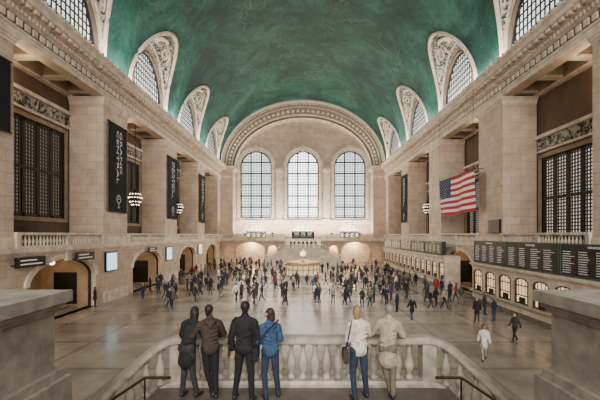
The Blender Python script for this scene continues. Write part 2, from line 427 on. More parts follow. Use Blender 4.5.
for s in (-1,1):
    P=Pside(s)
    for c in BAYS:
        t=MB(); us=[c-5*math.cos(PI*k/40) for k in range(41)]
        def cell(y,f):
            u=y-c; h1=lun(u); x1=HW*math.sqrt(1-(h1/VB)**2); h0=lunw(u)
            hh=h0+(h1-h0)*f + .25*math.sin(PI*f)*math.sin(math.acos(max(-1,min(1,u/5))))
            return (s*(HW+(x1-HW)*f),y,ZC+hh)
        for a,b in zip(us[:-1],us[1:]):
            for k in range(6): t.quad(cell(a,k/6),cell(b,k/6),cell(b,(k+1)/6),cell(a,(k+1)/6),0)
        rib=[Vector(cell(y,1)) for y in us]; t.tube([p+Vector((-s*.12,0,-.05)) for p in rib],.2,8,1)
        rib=[Vector(cell(y,.86)) for y in us[2:-2]]; t.tube([p+Vector((-s*.02,0,-.05)) for p in rib],.08,6,2)
        rib=[Vector(cell(y,.12)) for y in us[2:-2]]; t.tube([p+Vector((-s*.02,0,-.05)) for p in rib],.1,6,1)
        o=arch_pts(c,10,ZC,ZC,7.0,0,32)[1:-1]; i=arch_pts(c,8.5,ZC,ZC,6.2,0,32)[1:-1]
        t.uring(P,o,i,-.05,.25,1)
        i2=arch_pts(c,8.1,ZC,ZC,6.0,0,32)[1:-1]; t.uring(P,i,i2,-.18,.3,2)
        mc=Vector(cell(c,.5)); t.sphere((mc.x,mc.y,mc.z-.15),(.9,.9,.35),14,1); t.sphere((mc.x-s*.1,mc.y,mc.z-.35),(.5,.5,.3),12,2)
        for q in (-1,1):
            pts=[]
            for k in range(22):
                a=k*.42; r=.95*(1-k/26); yy=c+q*(2.1+r*math.cos(a)*.9); f=.5+.28*r*math.sin(a)
                p=cell(yy,f); pts.append((p[0],p[1],p[2]-.1))
            t.tube(pts,.11,6,1)
            pts=[]
            for k in range(18):
                a=k*.42; r=.7*(1-k/22); yy=c+q*(3.75+r*math.cos(a)*.5); f=.5+.3*r*math.sin(a)
                p=cell(yy,f); pts.append((p[0]-s*.08,p[1],p[2]-.05))
            t.tube(pts,.1,6,1)
        trim(t,[M['orn'],M['stone_pale'],M['stone_dark']],smooth=False)
        window(dict(c=c,w=8.1,zb=ZC,zs=ZC+.01,rise=6.0),P,15,9,M['pane_lun'],M['iron'],d=.25,bar=.12,heavy=None,t=.2)
def const(th,y,sc,seed,sg,n=9):
    rr=random.Random(seed); pts=[]; a=rr.random()*6; ct,cy=0,0
    t=MB()
    for k in range(n):
        a+=rr.uniform(-1.2,1.2); ct+=math.cos(a)*.035*sc; cy+=math.sin(a)*.6*sc
        pts.append((th+ct,y+cy))
    def pp(p,off=.03):
        t_=p[0]; g=sg
        if t_>PI/2: t_=PI-t_; g=-sg
        return vpt(g,t_,p[1],off)
    sm=[]
    for p,q in zip(pts[:-1],pts[1:]):
        for k in range(4):
            f=k/4; sm.append(pp((p[0]+(q[0]-p[0])*f+rr.uniform(-.004,.004),p[1]+(q[1]-p[1])*f+rr.uniform(-.08,.08))))
    t.tube(sm,.034,4)
    for k in range(7):
        b=pts[rr.randrange(n)]; a=rr.random()*6; q=[pp(b)]
        for j in range(7):
            a+=rr.uniform(-1.1,1.1); b=(b[0]+math.cos(a)*.012*sc,b[1]+math.sin(a)*.22*sc); q.append(pp(b))
        t.tube(q,.028,4)
    for p in pts: t.sphere(pp(p,.06),.09,8)
    o=t.build('constellation',M['gold'],ceiling)
for k,(th,y,sc,sg,n) in enumerate([(1.35,48,2.4,1,10),(1.5,56,2.2,1,12),(1.2,62,2.2,1,9),(1.0,66,2.4,-1,11),(.85,60,1.6,-1,8),(1.35,70,2,-1,9),(1.1,50,2.2,-1,8),(.95,50,1.8,1,7),(1.5,64,1.6,1,8),(1.25,42,2,1,10),(.9,74,1.4,1,6)]):
    const(th,y,sc,100+k,sg,n)

# ------------------------------------------------------------------ east end wall
w=MB(); ve=lambda u: ZC+(VB-.1)*math.sqrt(max(0,1-(u/HW)**2))
doors=[dict(c=c,w=(5.4 if c==0 else 4.8),zb=GF,zs=7.2,rise=1.8) for c in (-11.25,0,11.25)]
facade(w,-HW,HW,0,GF,[],Pend,.5)
facade(w,-HW,HW,GF,9.7,doors,Pend,1.0)
wins=[dict(c=c,w=7.5,zb=10.4,zs=22.8,rise=3.75) for c in (-11.25,0,11.25)]
facade(w,-HW,HW,9.7,ve,wins,Pend,1.0)
for s in (-1,1): w.box(s*16.0,s*HW,80,END,GF,ZC)
PG=lambda u,z,d:(u,80.4+d,z)
facade(w,-HW,HW,0,5.2,[dict(c=c,w=wd,zb=0,zs=2.7,rise=2.1 if wd>4 else 1.3) for c,wd in ((-12.0,6.4),(12.0,6.4),(-7.0,2.2),(7.0,2.2),(-17.0,2.2),(17.0,2.2))],PG,.8)
w.quad((-HW,83.8,0),(HW,83.8,0),(HW,83.8,5.2),(-HW,83.8,5.2),1)
w.build('wall_east',[M['stone'],M['stone_pale']],kind='structure')
t=MB()
prof=[(1.0,1.0,79.9),(.985,.975,79.9),(.985,.975,80.5),(.965,.945,80.5),(.955,.93,81.2),(.94,.915,81.2),(.90,.84,82.4),(.885,.82,82.4),(.885,.82,82.9),(.86,.79,82.9),(.85,.775,83.5),(.84,.76,83.5),(.84,.76,84.0)]
NR=72
def ring(p,k): a=PI*k/NR; return (HW*p[0]*math.cos(a),p[2],ZC+VB*p[1]*math.sin(a))
for i,(p,q) in enumerate(zip(prof[:-1],prof[1:])):
    mm=1 if i in (3,5,8) else 0
    for k in range(NR): t.quad(ring(p,k),ring(p,k+1),ring(q,k+1),ring(q,k),mm)
for k in range(1,46):
    a=PI*k/46; px,pz=.92,.878
    cx=HW*px*math.cos(a); cz=ZC+VB*pz*math.sin(a)
    t.sphere((cx,81.75,cz),(.38,.25,.38),8,0)
for k in range(1,90):
    a=PI*k/90; cx=HW*.975*math.cos(a); cz=ZC+VB*.96*math.sin(a); t.box(cx-.11,cx+.11,80.3,80.6,cz-.11,cz+.11,1)
    cx=HW*.872*math.cos(a); cz=ZC+VB*.805*math.sin(a); t.box(cx-.1,cx+.1,82.7,83.0,cz-.1,cz+.1,1)
trim(t,[M['stone_pale'],M['stone_dark']])
t=MB()
for h in wins:
    o=arch_pts(h['c'],h['w']+1.3,h['zb']-.5,h['zs'],h['rise']+.65); i=arch_pts(h['c'],h['w'],h['zb'],h['zs'],h['rise'])
    t.uring(Pend,o,i,-.22,.1,closed=True)
    o2=arch_pts(h['c'],h['w']+1.8,h['zb']-.5,h['zs'],h['rise']+.9)
    t.uring(Pend,o2[1:-1],o[1:-1],-.35,.1)
    t.ubox(Pend,h['c']-.35,h['c']+.35,h['zs']+h['rise']-.1,h['zs']+h['rise']+1.3,-.5,.1)
    t.ubox(Pend,h['c']-4.6,h['c']+4.6,9.55,9.95,-.5,0)
for h in doors:
    o=arch_pts(h['c'],h['w']+.8,h['zb'],h['zs'],h['rise']+.4); i=arch_pts(h['c'],h['w'],h['zb'],h['zs'],h['rise'])
    t.uring(Pend,o[1:-1],i[1:-1],-.15,.1)
t.box(-16,16,83.6,84,9.1,9.45)
for s in (-1,1):
    for u in (5.62,):
        t.box(s*u-.75,s*u+.75,83.7,84,10.0,21.6); t.box(s*u-1.0,s*u+1.0,83.5,84,21.6,22.3); t.box(s*u-1,s*u+1,83.5,84,9.45,10.2)
    t.box(s*15.9,s*HW,79.8,84,19.4,19.9); t.box(s*15.6,s*HW,79.6,84,21.2,22.1)
t.box(-HW,HW,79.0,84,5.2,GF); t.box(-HW,HW,79.2,80.4,4.95,5.2)
for c in (-12.0,12.0):
    o=arch_pts(c,7.1,0,2.7,2.45); i=arch_pts(c,6.4,0,2.7,2.1); t.uring(PG,o[1:-1],i[1:-1],-.12,.05)
trim(t,[M['stone_pale']])
for h in wins: window(h,Pend,12,24,M['pane_east'] if h['c'] else M['pane_east_c'],M['iron'],d=.5,bar=.11,heavy=4,hz=4,hb=.34,t=.3)
for h in doors:
    window(dict(c=h['c'],w=h['w'],zb=7.2,zs=7.22,rise=1.78),Pend,5,2,M['warm'],M['bronze'],d=.5,bar=.10,t=.13)
    D=thing('door_%d'%(9+doors.index(h)),None,None,(h['c'],END,GF),kind='structure')
    f=MB(); n=4; pw=h['w']/n
    for k in range(n): u=h['c']-h['w']/2+k*pw; f.ubox(Pend,u+.03,u+pw-.03,GF,7.0,.5,.62)
    f.build('door_leaf',M['black'],D)
    f=MB(); f.ubox(Pend,h['c']-h['w']/2,h['c']+h['w']/2,7.0,7.2,.35,.7)
    for k in range(5): u=h['c']-h['w']/2+k*pw; f.ubox(Pend,u-.05,u+.05,GF,7.0,.4,.7)
    f.build('door_frame',M['bronze'],D)
    if h['c']:
        for k in range(4):
            f=MB(); u=h['c']-2.1+k*1.2; f.ubox(Pend,u,u+.5,5.9,6.7,.47,.5); f.build('door_glass',M['warm'],D)

# ------------------------------------------------------------------ balustrades
BPROF=[(.085,0),(.085,.05),(.06,.07),(.045,.11),(.07,.17),(.098,.25),(.102,.31),(.08,.41),(.05,.52),(.04,.60),(.05,.63),(.04,.66),(.065,.69),(.08,.71),(.08,.75)]
b_=MB(); b_.lathe(0,0,BPROF,14); BAL=b_.mesh('baluster',[M['marble']],True)
b_=MB(); b_.lathe(0,0,[(r*1.1,z) for r,z in BPROF[::2]],8); BALS=b_.mesh('baluster_small',[M['stone_pale']],True)
names=['nearest','second nearest','third nearest','farthest']
for s,side in ((-1,'left'),(1,'right')):
    for bi,c in enumerate(BAYS):
        P=Pside(s)
        r=thing('balcony_balustrade','stone balustrade of the %s side balcony, %s of its bays between piers'%(side,names[bi]),'balustrade',P(c,GF,0),group='side balcony balustrades')
        a=MB(); a.ubox(P,c-BHW+.02,c+BHW-.02,GF,GF+.15,-.2,.2); a.build('plinth',M['stone_pale'],r)
        a=MB(); a.ubox(P,c-BHW+.02,c+BHW-.02,GF+.9,GF+1.08,-.24,.24); a.build('handrail',M['stone_pale'],r)
        for k2 in (-4.93,0,4.93):
            a=MB(); a.ubox(P,c+k2-.17,c+k2+.17,GF+.15,GF+.9,-.2,.2); a.build('pedestal',M['stone_pale'],r)
        for k0 in (-1,1):
            for j in range(13):
                put('baluster',BALS,r,P(c+k0*(.42+j*.34),GF+.15,0))
r=thing('balcony_balustrade','long stone balustrade across the far end balcony below the three tall windows','balustrade',(0,79.3,GF))
for sg in (-1,1):
    a=MB(); a.box(sg*4.1,sg*18.7,79.1,79.5,GF,GF+.15); a.build('plinth',M['stone_pale'],r)
    a=MB(); a.box(sg*4.1,sg*18.7,79.06,79.54,GF+.9,GF+1.08); a.build('handrail',M['stone_pale'],r)
    for k in range(5):
        a=MB(); x=sg*(4.45+k*3.5); a.box(x-.35,x+.35,79.08,79.52,GF+.15,GF+.9); a.build('pedestal',M['stone_pale'],r)
        if k<4:
            for j in range(8): put('baluster',BALS,r,(sg*(4.45+k*3.5+.65+j*.315),79.3,GF+.15))

RPROF=[(-.17,0),(.17,0),(.19,.03),(.19,.08),(.15,.115),(.10,.135),(-.10,.135),(-.15,.115),(-.19,.08),(-.19,.03)]
def stairs(prefix,T,XS,ZS,far):
    x0=2.95*XS; zl=3.3*ZS
    lab='marble landing and stair flights under the foreground balustrade' if not far else 'far marble staircase splitting left and right below the end balcony'
    st=thing('grand_staircase',lab,'staircase',(0,T(6),0))
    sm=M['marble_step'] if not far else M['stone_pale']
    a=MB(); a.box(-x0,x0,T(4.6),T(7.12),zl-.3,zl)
    a.build('landing',sm,st)
    a=MB()
    nst=9; zt=(4.9*ZS if not far else GF)
    for k in range(nst):
        z=zl+(zt-zl)*(k+1)/nst; ya=4.6-k*.29
        a.box(-x0+.06,x0-.06,T(ya),T(2.0),zl-.3 if k==0 else zl+(zt-zl)*k/nst-.02,z)
    a.build('upper_flight',sm,st)
    for sg in (-1,1):
        a=MB(); rise=.27 if not far else .17; n=int(zl/rise)
        for k in range(n):
            a.box(sg*(x0+k*.3),sg*(x0+(k+1)*.3),T(5.2),T(6.4 if not far else 7.1),max(0,zl-(k+1)*rise-.5),zl-(k+1)*rise)
        a.build('side_flight',sm,st)
    bl=thing('stone_balustrade','large marble balustrade in the foreground that curves down on both sides' if not far else 'small marble balustrade around the landing of the far staircase','balustrade',(0,T(7.35),zl))
    slope=.57*ZS if far else .95
    L=5.0 if far else 2.6
    cx=x0-.35 if far else x0-.42
    def rz(x):
        x=abs(x)-cx
        if x<-.0: return 0
        if x<.7: return -slope*x*x/1.4
        return -slope*(x-.35)
    def ry(x):
        x=abs(x)-cx
        if far or x<0: return 7.3
        return 7.3-min(.95,.42*x*x)
    xs=[-(cx+L)+ (cx+L)*2*i/110 for i in range(111)]
    path=[(x,T(ry(x)),zl+rz(x)) for x in xs]
    mt=M['stone_pale'] if far else M['marble']
    a=MB(); a.sweep([(p,q+.87) for p,q in RPROF],path); a.build('handrail',mt,bl,smooth=False)
    a=MB(); a.sweep([(-.17,-.35),(.17,-.35),(.17,.06),(.14,.12),(-.14,.12),(-.17,.06)],path); a.build('plinth',mt,bl)
    a=MB()
    for dy in (-.12,.12):
        n0=len(a.v)
        for p in path: a.v.append((p[0],p[1]+dy,0)); a.v.append((p[0],p[1]+dy,p[2]-.3))
        for k in range(len(path)-1):
            q=n0+2*k; a.f.append((q,q+2,q+3,q+1)); a.m.append(0)
    a.build('stringer_wall',mt,bl)
    dx=.245 if not far else .4
    nb=int((cx+L-.3)/dx)
    for k in range(-nb,nb+1):
        x=k*dx
        if abs(abs(x)-(cx+.05))<.17: continue
        z=zl+rz(x)
        if z<.3: continue
        put('baluster',BAL if not far else BALS,bl,(x,T(ry(x)),z+.12))
    for sg in (-1,1):
        a=MB(); x=sg*(cx+.05); a.box(x-.14,x+.14,T(7.15),T(7.45),zl+.1,zl+.88); a.build('pedestal',mt,bl)
stairs('near',lambda y:y,1.0,1.0,False)
stairs('far',lambda y:81.5-y,1.35,1.06,True)

for s,nm in ((-1,'left'),(1,'right')):
    r=thing('stone_parapet','massive marble parapet block with flat cap at the %s edge of the stairs'%nm,'parapet',(s*4.2,2.4,0))
    a=MB(); a.box(s*3.1,s*5.6,.2,4.38,4.7,5.46); a.build('shaft',M['marble_block'],r)
    a=MB(); a.box(s*2.95,s*5.7,.1,4.5,5.56,5.70); a.box(s*3.0,s*5.7,.1,4.45,5.50,5.56); a.box(s*3.05,s*5.7,.1,4.42,5.44,5.50); a.build('cap',M['marble_block'],r)
    a=MB(); a.box(s*2.96,s*5.7,.1,4.50,0,4.62); a.box(s*3.02,s*5.7,.1,4.44,4.62,4.72); a.build('base',M['marble_block'],r)
    h=MB(); pts=[(s*2.3,6.1,3.92),(s*2.75,6.1,3.92)]+[(s*(2.75+.3*k),6.1,3.92-.2*k) for k in range(1,8)]
    o=thing('handrail','dark brass stair handrail on thin posts beside the %s marble block'%nm,'handrail',(s*2.9,6.1,3.3))
    h.tube(pts,.026,10); h.build('rail',M['railmetal'],o,smooth=True)
    for k in (0,3,6):
        x=2.75+.3*k; zf=3.3 if k==0 else 3.3-.27*(int((x-2.95)/.3)+1); q=MB(); q.tube([(s*x,6.1,3.92-.2*k),(s*x,6.1,zf)],.016,8); q.build('post',M['railmetal'],o,smooth=True)

# ------------------------------------------------------------------ banners
def emblem(mb,P,u,z,r,d):
    pts=[(u+r*math.cos(2*PI*k/20),z+r*math.sin(2*PI*k/20)) for k in range(20)]
    ins=[(u+r*.85*math.cos(2*PI*k/20),z+r*.85*math.sin(2*PI*k/20)) for k in range(20)]
    mb.uring(P,pts,ins,d,d-.01,closed=True)
    mb.ubox(P,u-.04*r,u+.06*r,z,z+.9*r,d-.012,d); mb.ubox(P,u-.9*r,u+.45*r,z-.05*r,z+.05*r,d-.012,d)
    mb.ubox(P,u-.08*r,u+.08*r,z-2.0*r,z-.95*r,d-.012,d); mb.ubox(P,u-.35*r,u+.35*r,z-2.1*r,z-1.95*r,d-.012,d)
for s,y,lab in ((-1,PIERS[0],'plain black vertical banner on the pier at the left edge of the view'),
                (-1,PIERS[1],'large black vertical banner with white lettering and round emblem on the nearest full left pier'),
                (-1,PIERS[2],'black vertical banner on the second full left pier'),
                (-1,PIERS[3],'narrowest looking black banner on the farthest left pier'),
                (1,PIERS[3],'only black vertical banner on the right wall, beyond the flag')):
    P=Pside(s); yc=y+PWD/2; z0=12.9 if y==PIERS[0] else 8.7
    r=thing('hanging_banner',lab,'banner',P(yc,z0,-.2),group='black pier banners')
    a=MB(); a.ubox(P,yc-1.75,yc+1.75,z0,17.4,-.22,-.2); a.build('cloth',M['banner'],r)
    a=MB(); a.tube([P(yc-1.85,17.4,-.21),P(yc+1.85,17.4,-.21)],.05,8)
    for q in (-1.5,1.5): a.tube([P(yc+q,17.4,-.21),P(yc+q,17.4,.02)],.04,6)
    a.build('banner_rod',M['bronze'],r)
    a=MB(); a.tube([P(yc-1.85,z0,-.21),P(yc+1.85,z0,-.21)],.05,8); a.build('weight_bar',M['bronze'],r)
    if y==PIERS[0]: continue
    n=(-s,0,0); g=1 if s<0 else -1
    text('lettering','GRAND',P(yc+g*.50,16.9,-.232),(0,0,-1),n,.56,M['white_print'],r,align='LEFT',sx=2.2)
    text('lettering','CENTRAL',P(yc-g*.12,16.9,-.232),(0,0,-1),n,.56,M['white_print'],r,align='LEFT',sx=2.2)
    a=MB(); emblem(a,P,yc+g*.1,10.0,.42,-.222); a.build('emblem',M['white_print'],r)

# ------------------------------------------------------------------ flag
fl=thing('national_flag','large american flag with stars and stripes hanging beside the right wall piers','flag',(17.75,41,13.2))
Y0,Y1=45.4,36.2; FH=4.4; FZ=13.3
def fp(u,v):
    return (17.62+.22*math.sin(u*13+v*1.5)*(0.3+v*.7),Y0+(Y1-Y0)*u,FZ-FH*v-.12*math.sin(u*PI)*(1))
a=MB(); NU=60
gv=[[fp(i/NU,j/26) for j in range(27)] for i in range(NU+1)]
for col_ in gv: a.v+=col_
for i in range(NU):
    for j in range(26):
        st=j//2; m_=2 if ((i+1)/NU<=.4001 and st<7) else (0 if st%2==0 else 1)
        q=i*27+j; a.f.append((q,q+27,q+28,q+1)); a.m.append(m_)
a.build('flag_cloth',[M['redf'],M['whitef'],M['bluef']],fl,smooth=True)
a=MB()
for rr in range(9):
    for cc in range(6 if rr%2==0 else 5):
        u=(.4/12)*(1+2*cc+(rr%2)); v=(7/13/10)*(rr+1); pts=[]
        for k in range(10):
            q=(.0085 if k%2==0 else .0035); an=PI/2+k*PI/5
            uu=u+q*math.cos(an); vv=v-q*math.sin(an)*2.1; p=fp(uu,vv); pts.append((p[0]-.03,p[1],p[2]))
        a.add(pts,[tuple(range(10))])
a.build('star_field',M['whitef'],fl)
a=MB(); a.tube([fp(k/20,0) for k in range(21)],.05,8); a.build('flag_pole',M['bronze'],fl)
for u in (.02,.98):
    a=MB(); p=fp(u,0); a.tube([p,(p[0],p[1],21.6)],.02,6); a.build('suspension_cable',M['bronze'],fl)
a=MB(); p=fp(.98,0); a.tube([p,(HW-.01,p[1],p[2])],.03,6); a.build('wall_bracket',M['bronze'],fl)

# ------------------------------------------------------------------ ticket offices and boards
BX=16.8
PT=lambda u,z,d:(BX+d,u,z)
dest=['STAMFORD','NEW HAVEN','WHITE PLAINS','CROTON-HARMON','POUGHKEEPSIE','BREWSTER','SOUTHEAST','HARRISON']
def board(y0,y1,z0,z1,lab,mt,rows,seed,cwid=1.4):
    rr=random.Random(seed)
    r=thing('departure_board',lab,'departure board',PT((y0+y1)/2,z0,.2),group='train boards over the ticket windows')
    a=MB(); a.ubox(PT,y0,y1,z0,z1,0,.5); a.build('cabinet',mt,r)
    a=MB(); o=[(y0,z0),(y0,z1),(y1,z1),(y1,z0)]; i=[(y0+.07,z0+.07),(y0+.07,z1-.07),(y1-.07,z1-.07),(y1-.07,z0+.07)]
    a.uring(PT,o,i,-.05,0,closed=True); a.build('board_frame',M['greenframe'],r)
    n=(-1,0,0); rd=(0,-1,0)
    hs_=(z1-z0)*.09
    text('heading','DEPARTURES',PT((y0+y1)/2,z1-.12-hs_*.5,-.012),rd,n,hs_,M['led'],r)
    h=(z1-z0-.36-hs_)/rows
    cols=max(1,round((y1-y0)/cwid)); cw=(y1-y0-.3)/cols
    sz=h*.48
    for c in range(cols):
        body='\n'.join('%2d:%02d %s %d'%(rr.randint(1,12),rr.randint(1,59),rr.choice(dest),rr.randint(11,42)) for k in range(rows))
        text('text_column',body,PT(y1-.18-c*cw,z1-.28-hs_,-.012),rd,n,sz,M['led'],r,align='LEFT',sx=min(1.3,cw*.82/(22*sz*.62)),ls=h/sz*.97,ay='TOP')
    return r
def ticket(y0,y1,lab,grp,H=3.75):
    r=thing('ticket_office',lab,'ticket office',PT((y0+y1)/2,0,1))
    nw=int((y1-y0)/2.2); pitch=(y1-y0)/nw
    hs=[dict(c=y0+pitch*(k+.5),w=1.65,zb=1.1,zs=2.75,rise=.35) for k in range(nw)]
    a=MB(); facade(a,y0,y1,0,H,hs,PT,.25,N=10)
    a.quad(PT(y0,0,0),PT(y0,0,1.8),PT(y0,H,1.8),PT(y0,H,0)); a.quad(PT(y1,0,0),PT(y1,0,1.8),PT(y1,H,1.8),PT(y1,H,0)); a.quad(PT(y0,H,0),PT(y1,H,0),PT(y1,H,1.8),PT(y0,H,1.8))
    a.build('stone_front',M['stone_pale'],r)
    a=MB(); a.ubox(PT,y0-.1,y1+.1,0,.35,-.12,0); a.build('plinth',M['stone_dark'],r)
    a=MB(); a.ubox(PT,y0-.12,y1+.12,H-.2,H,-.25,0); a.ubox(PT,y0-.06,y1+.06,H-.3,H-.2,-.12,0)
    k=y0
    while k<y1: a.ubox(PT,k,k+.12,H-.38,H-.3,-.1,0); k+=.28
    a.build('cornice',M['stone_pale'],r)
    a=MB(); a.ubox(PT,y0,y1,.95,1.07,-.35,.1); a.build('counter',M['marble'],r)
    for h in hs:
        g=MB(); pts=arch_pts(h['c'],h['w'],h['zb'],h['zs'],h['rise'],0,10); g.add([PT(u,z,.2) for u,z in pts],[tuple(range(len(pts)))])
        gw=g.build('ticket_window',M['cream_lit'],r)
        f=MB(); f.uring(PT,arch_pts(h['c'],h['w'],h['zb'],h['zs'],h['rise'],0,10),arch_pts(h['c'],h['w'],h['zb'],h['zs'],h['rise'],.09,10),-.03,.1,closed=True)
        for q in (-.4,0,.4): f.ubox(PT,h['c']+q-.02,h['c']+q+.02,1.75,arch_h(h,h['c']+q),.02,.06)
        for z in (1.75,2.5): f.ubox(PT,h['c']-.78,h['c']+.78,z-.04,z+.04,.02,.06)
        f.ubox(PT,h['c']-.35,h['c']+.35,1.15,1.6,.03,.12)
        f.build('window_grille',M['bronze'],gw)
    return r
ticket(17.0,34.8,'near ticket office of pale stone with a row of lit arched windows on the right',None)
ticket(41.5,73,'far ticket office of pale stone along the right wall beyond the pier gap',None,H=3.9)
board(17.4,22.9,3.8,5.85,'black departure board nearest the camera above the near ticket office',M['black'],10,1)
board(23.0,28.9,3.8,5.85,'second black departure board, middle of three over the near ticket office',M['black'],10,2)
board(29.0,34.4,3.8,5.85,'smallest looking of three departure boards over the near ticket office',M['black'],10,3)
ol=['nearest','second','third','fourth','farthest']
for k in range(5):
    board(42.5+k*6.0,48.3+k*6.0,4.0,5.6,'dark green tinted departure board, %s of five over the far ticket office'%ol[k],M['greenboard'],8,20+k)
PR=Pside(1)
r=thing('wall_sign','small dark box sign on the nearest full right pier above the boards','sign',PR(34.3,6.5,-.1))
a=MB(); a.ubox(PR,33.3,35.3,6.7,7.8,-.2,0); a.build('sign_box',M['black'],r)
a=MB(); a.ubox(PR,33.25,35.35,7.8,7.88,-.24,0); a.ubox(PR,33.25,35.35,6.62,6.7,-.24,0); a.build('sign_frame',M['bronze'],r)

# ------------------------------------------------------------------ signs and monitors on left wall
PL=Pside(-1)
def sign(y0,y1,z0,z1,lab):
    r=thing('hanging_sign',lab,'sign',PL((y0+y1)/2,z0,-.5),group='lit signs on the left wall')
    a=MB(); a.ubox(PL,y0,y1,z0,z1,-.62,-.45); a.build('sign_box',M['black'],r)
    for k in range(2):
        a=MB(); z=z0+(z1-z0)*(.32+.36*k); a.ubox(PL,y0+.3,y1-.3-(.5*k),z-.04,z+.04,-.635,-.62); a.build('light_strip',M['led'],r)
    for u in (y0+.3,y1-.3):
        a=MB(); a.ubox(PL,u-.03,u+.03,z0+.1,z0+.2,-.45,0); a.build('bracket',M['bronze'],r)
sign(22.3,24.8,4.25,4.95,'black sign box with lit lines on the left wall nearest the camera')
sign(28.2,30.6,4.3,5.0,'black sign box with lit lines over the nearest left archway')
sign(41.5,43.8,4.3,4.95,'black sign box with lit lines over the second left archway')
for i,(y,lab) in enumerate(((34.2,'bright blue monitor on the nearest left pier base under the big banner'),(48.9,'blue monitor on the second left pier base'),(63.6,'blue monitor on the farthest left pier base'))):
    r=thing('wall_monitor',lab,'monitor',PL(y,2.9,-.15),group='blue wall monitors')
    a=MB(); a.ubox(PL,y-1,y+1,2.9,4.75,-.2,0); a.build('monitor_case',M['black'],r)
    a=MB(); a.ubox(PL,y-.9,y+.9,3.0,4.65,-.215,-.2); a.build('screen',M['screen'],r)

# ------------------------------------------------------------------ chandeliers
bl_=MB(); bl_.sphere((0,0,0),.075,6); BULB=bl_.mesh('bulb',[M['bulb']],True)
ch=[('second','left',-20.4,BAYS[1]),('third','left',-20.4,BAYS[2]),('third','right',20.4,BAYS[2])]
for nm,sd,x,y in ch:
    r=thing('chandelier','bulb studded bronze chandelier hanging in the %s bay of the %s gallery'%(nm,sd),'chandelier',(x,y,9.2),group='gallery chandeliers')
    a=MB(); a.tube([(x,y,12.0),(x,y,21.2)],.04,6); a.build('chain',M['bronze'],r)
    q=.72
    a=MB(); a.lathe(x,y,[(r_*q,11+(z_-11)*q) for r_,z_ in [(.08,9.2),(.25,9.4),(.55,9.8),(.85,10.4),(.95,10.9),(.85,11.4),(.5,11.8),(.25,12.0),(.15,12.4)]],16); a.build('body',M['bronze'],r,smooth=True)
    for z,rd,n in ((10.9,1.02,16),(10.2,.82,12),(9.7,.57,8),(11.5,.82,12)):
        for k in range(n): put('bulb',BULB,r,(x+q*rd*math.cos(2*PI*k/n),y+q*rd*math.sin(2*PI*k/n),11+(z-11)*q))

# ------------------------------------------------------------------ information booth
IY=48.0
r=thing('information_booth','round marble and brass information booth with glowing four-faced clock on top','information booth',(0,IY,0))
a=MB(); a.lathe(0,IY,[(2.6,0),(2.6,.2),(2.45,.25),(2.45,1.0),(2.65,1.05),(2.65,1.15),(2.4,1.15)],24); a.build('marble_base',M['marble'],r)
a=MB(); a.lathe(0,IY,[(2.25,1.15),(2.25,2.35)],24); a.build('lit_glass',M['booth_glass'],r)
for k in range(20):
    an=2*PI*k/20; a=MB(); x,y=2.3*math.cos(an),IY+2.3*math.sin(an); a.tube([(x,y,1.12),(x,y,2.4)],.06,6); a.build('brass_post',M['brass'],r)
a=MB(); a.lathe(0,IY,[(2.33,1.72),(2.36,1.74),(2.36,1.82),(2.33,1.84)],24); a.build('glass_rail',M['brass'],r)
a=MB(); a.lathe(0,IY,[(2.5,2.35),(2.6,2.42),(2.6,2.5),(2.45,2.58),(2.4,2.75),(1.0,2.95),(.5,3.0)],24); a.build('roof',M['brass'],r)
a=MB(); a.lathe(0,IY,[(.5,2.95),(.45,3.05),(.2,3.15),(.15,3.35),(.3,3.45)],16); a.build('clock_pedestal',M['brass'],r,smooth=True)
a=MB(); a.sphere((0,IY,3.85),(.45,.45,.45),16); a.lathe(0,IY,[(.15,4.25),(.08,4.35),(.03,4.55)],8)
ck=a.build('clock_case',M['brass'],r,smooth=True)
for k in range(4):
    an=k*PI/2-PI/2; dx,dy=math.cos(an),math.sin(an); a=MB(); n_=20
    a.add([(dx*.47-dy*.36*math.cos(2*PI*j/n_),IY+dy*.47+dx*.36*math.cos(2*PI*j/n_),3.85+.36*math.sin(2*PI*j/n_)) for j in range(n_)],[tuple(range(n_))])
    a.build('clock_face',M['opal'],ck)

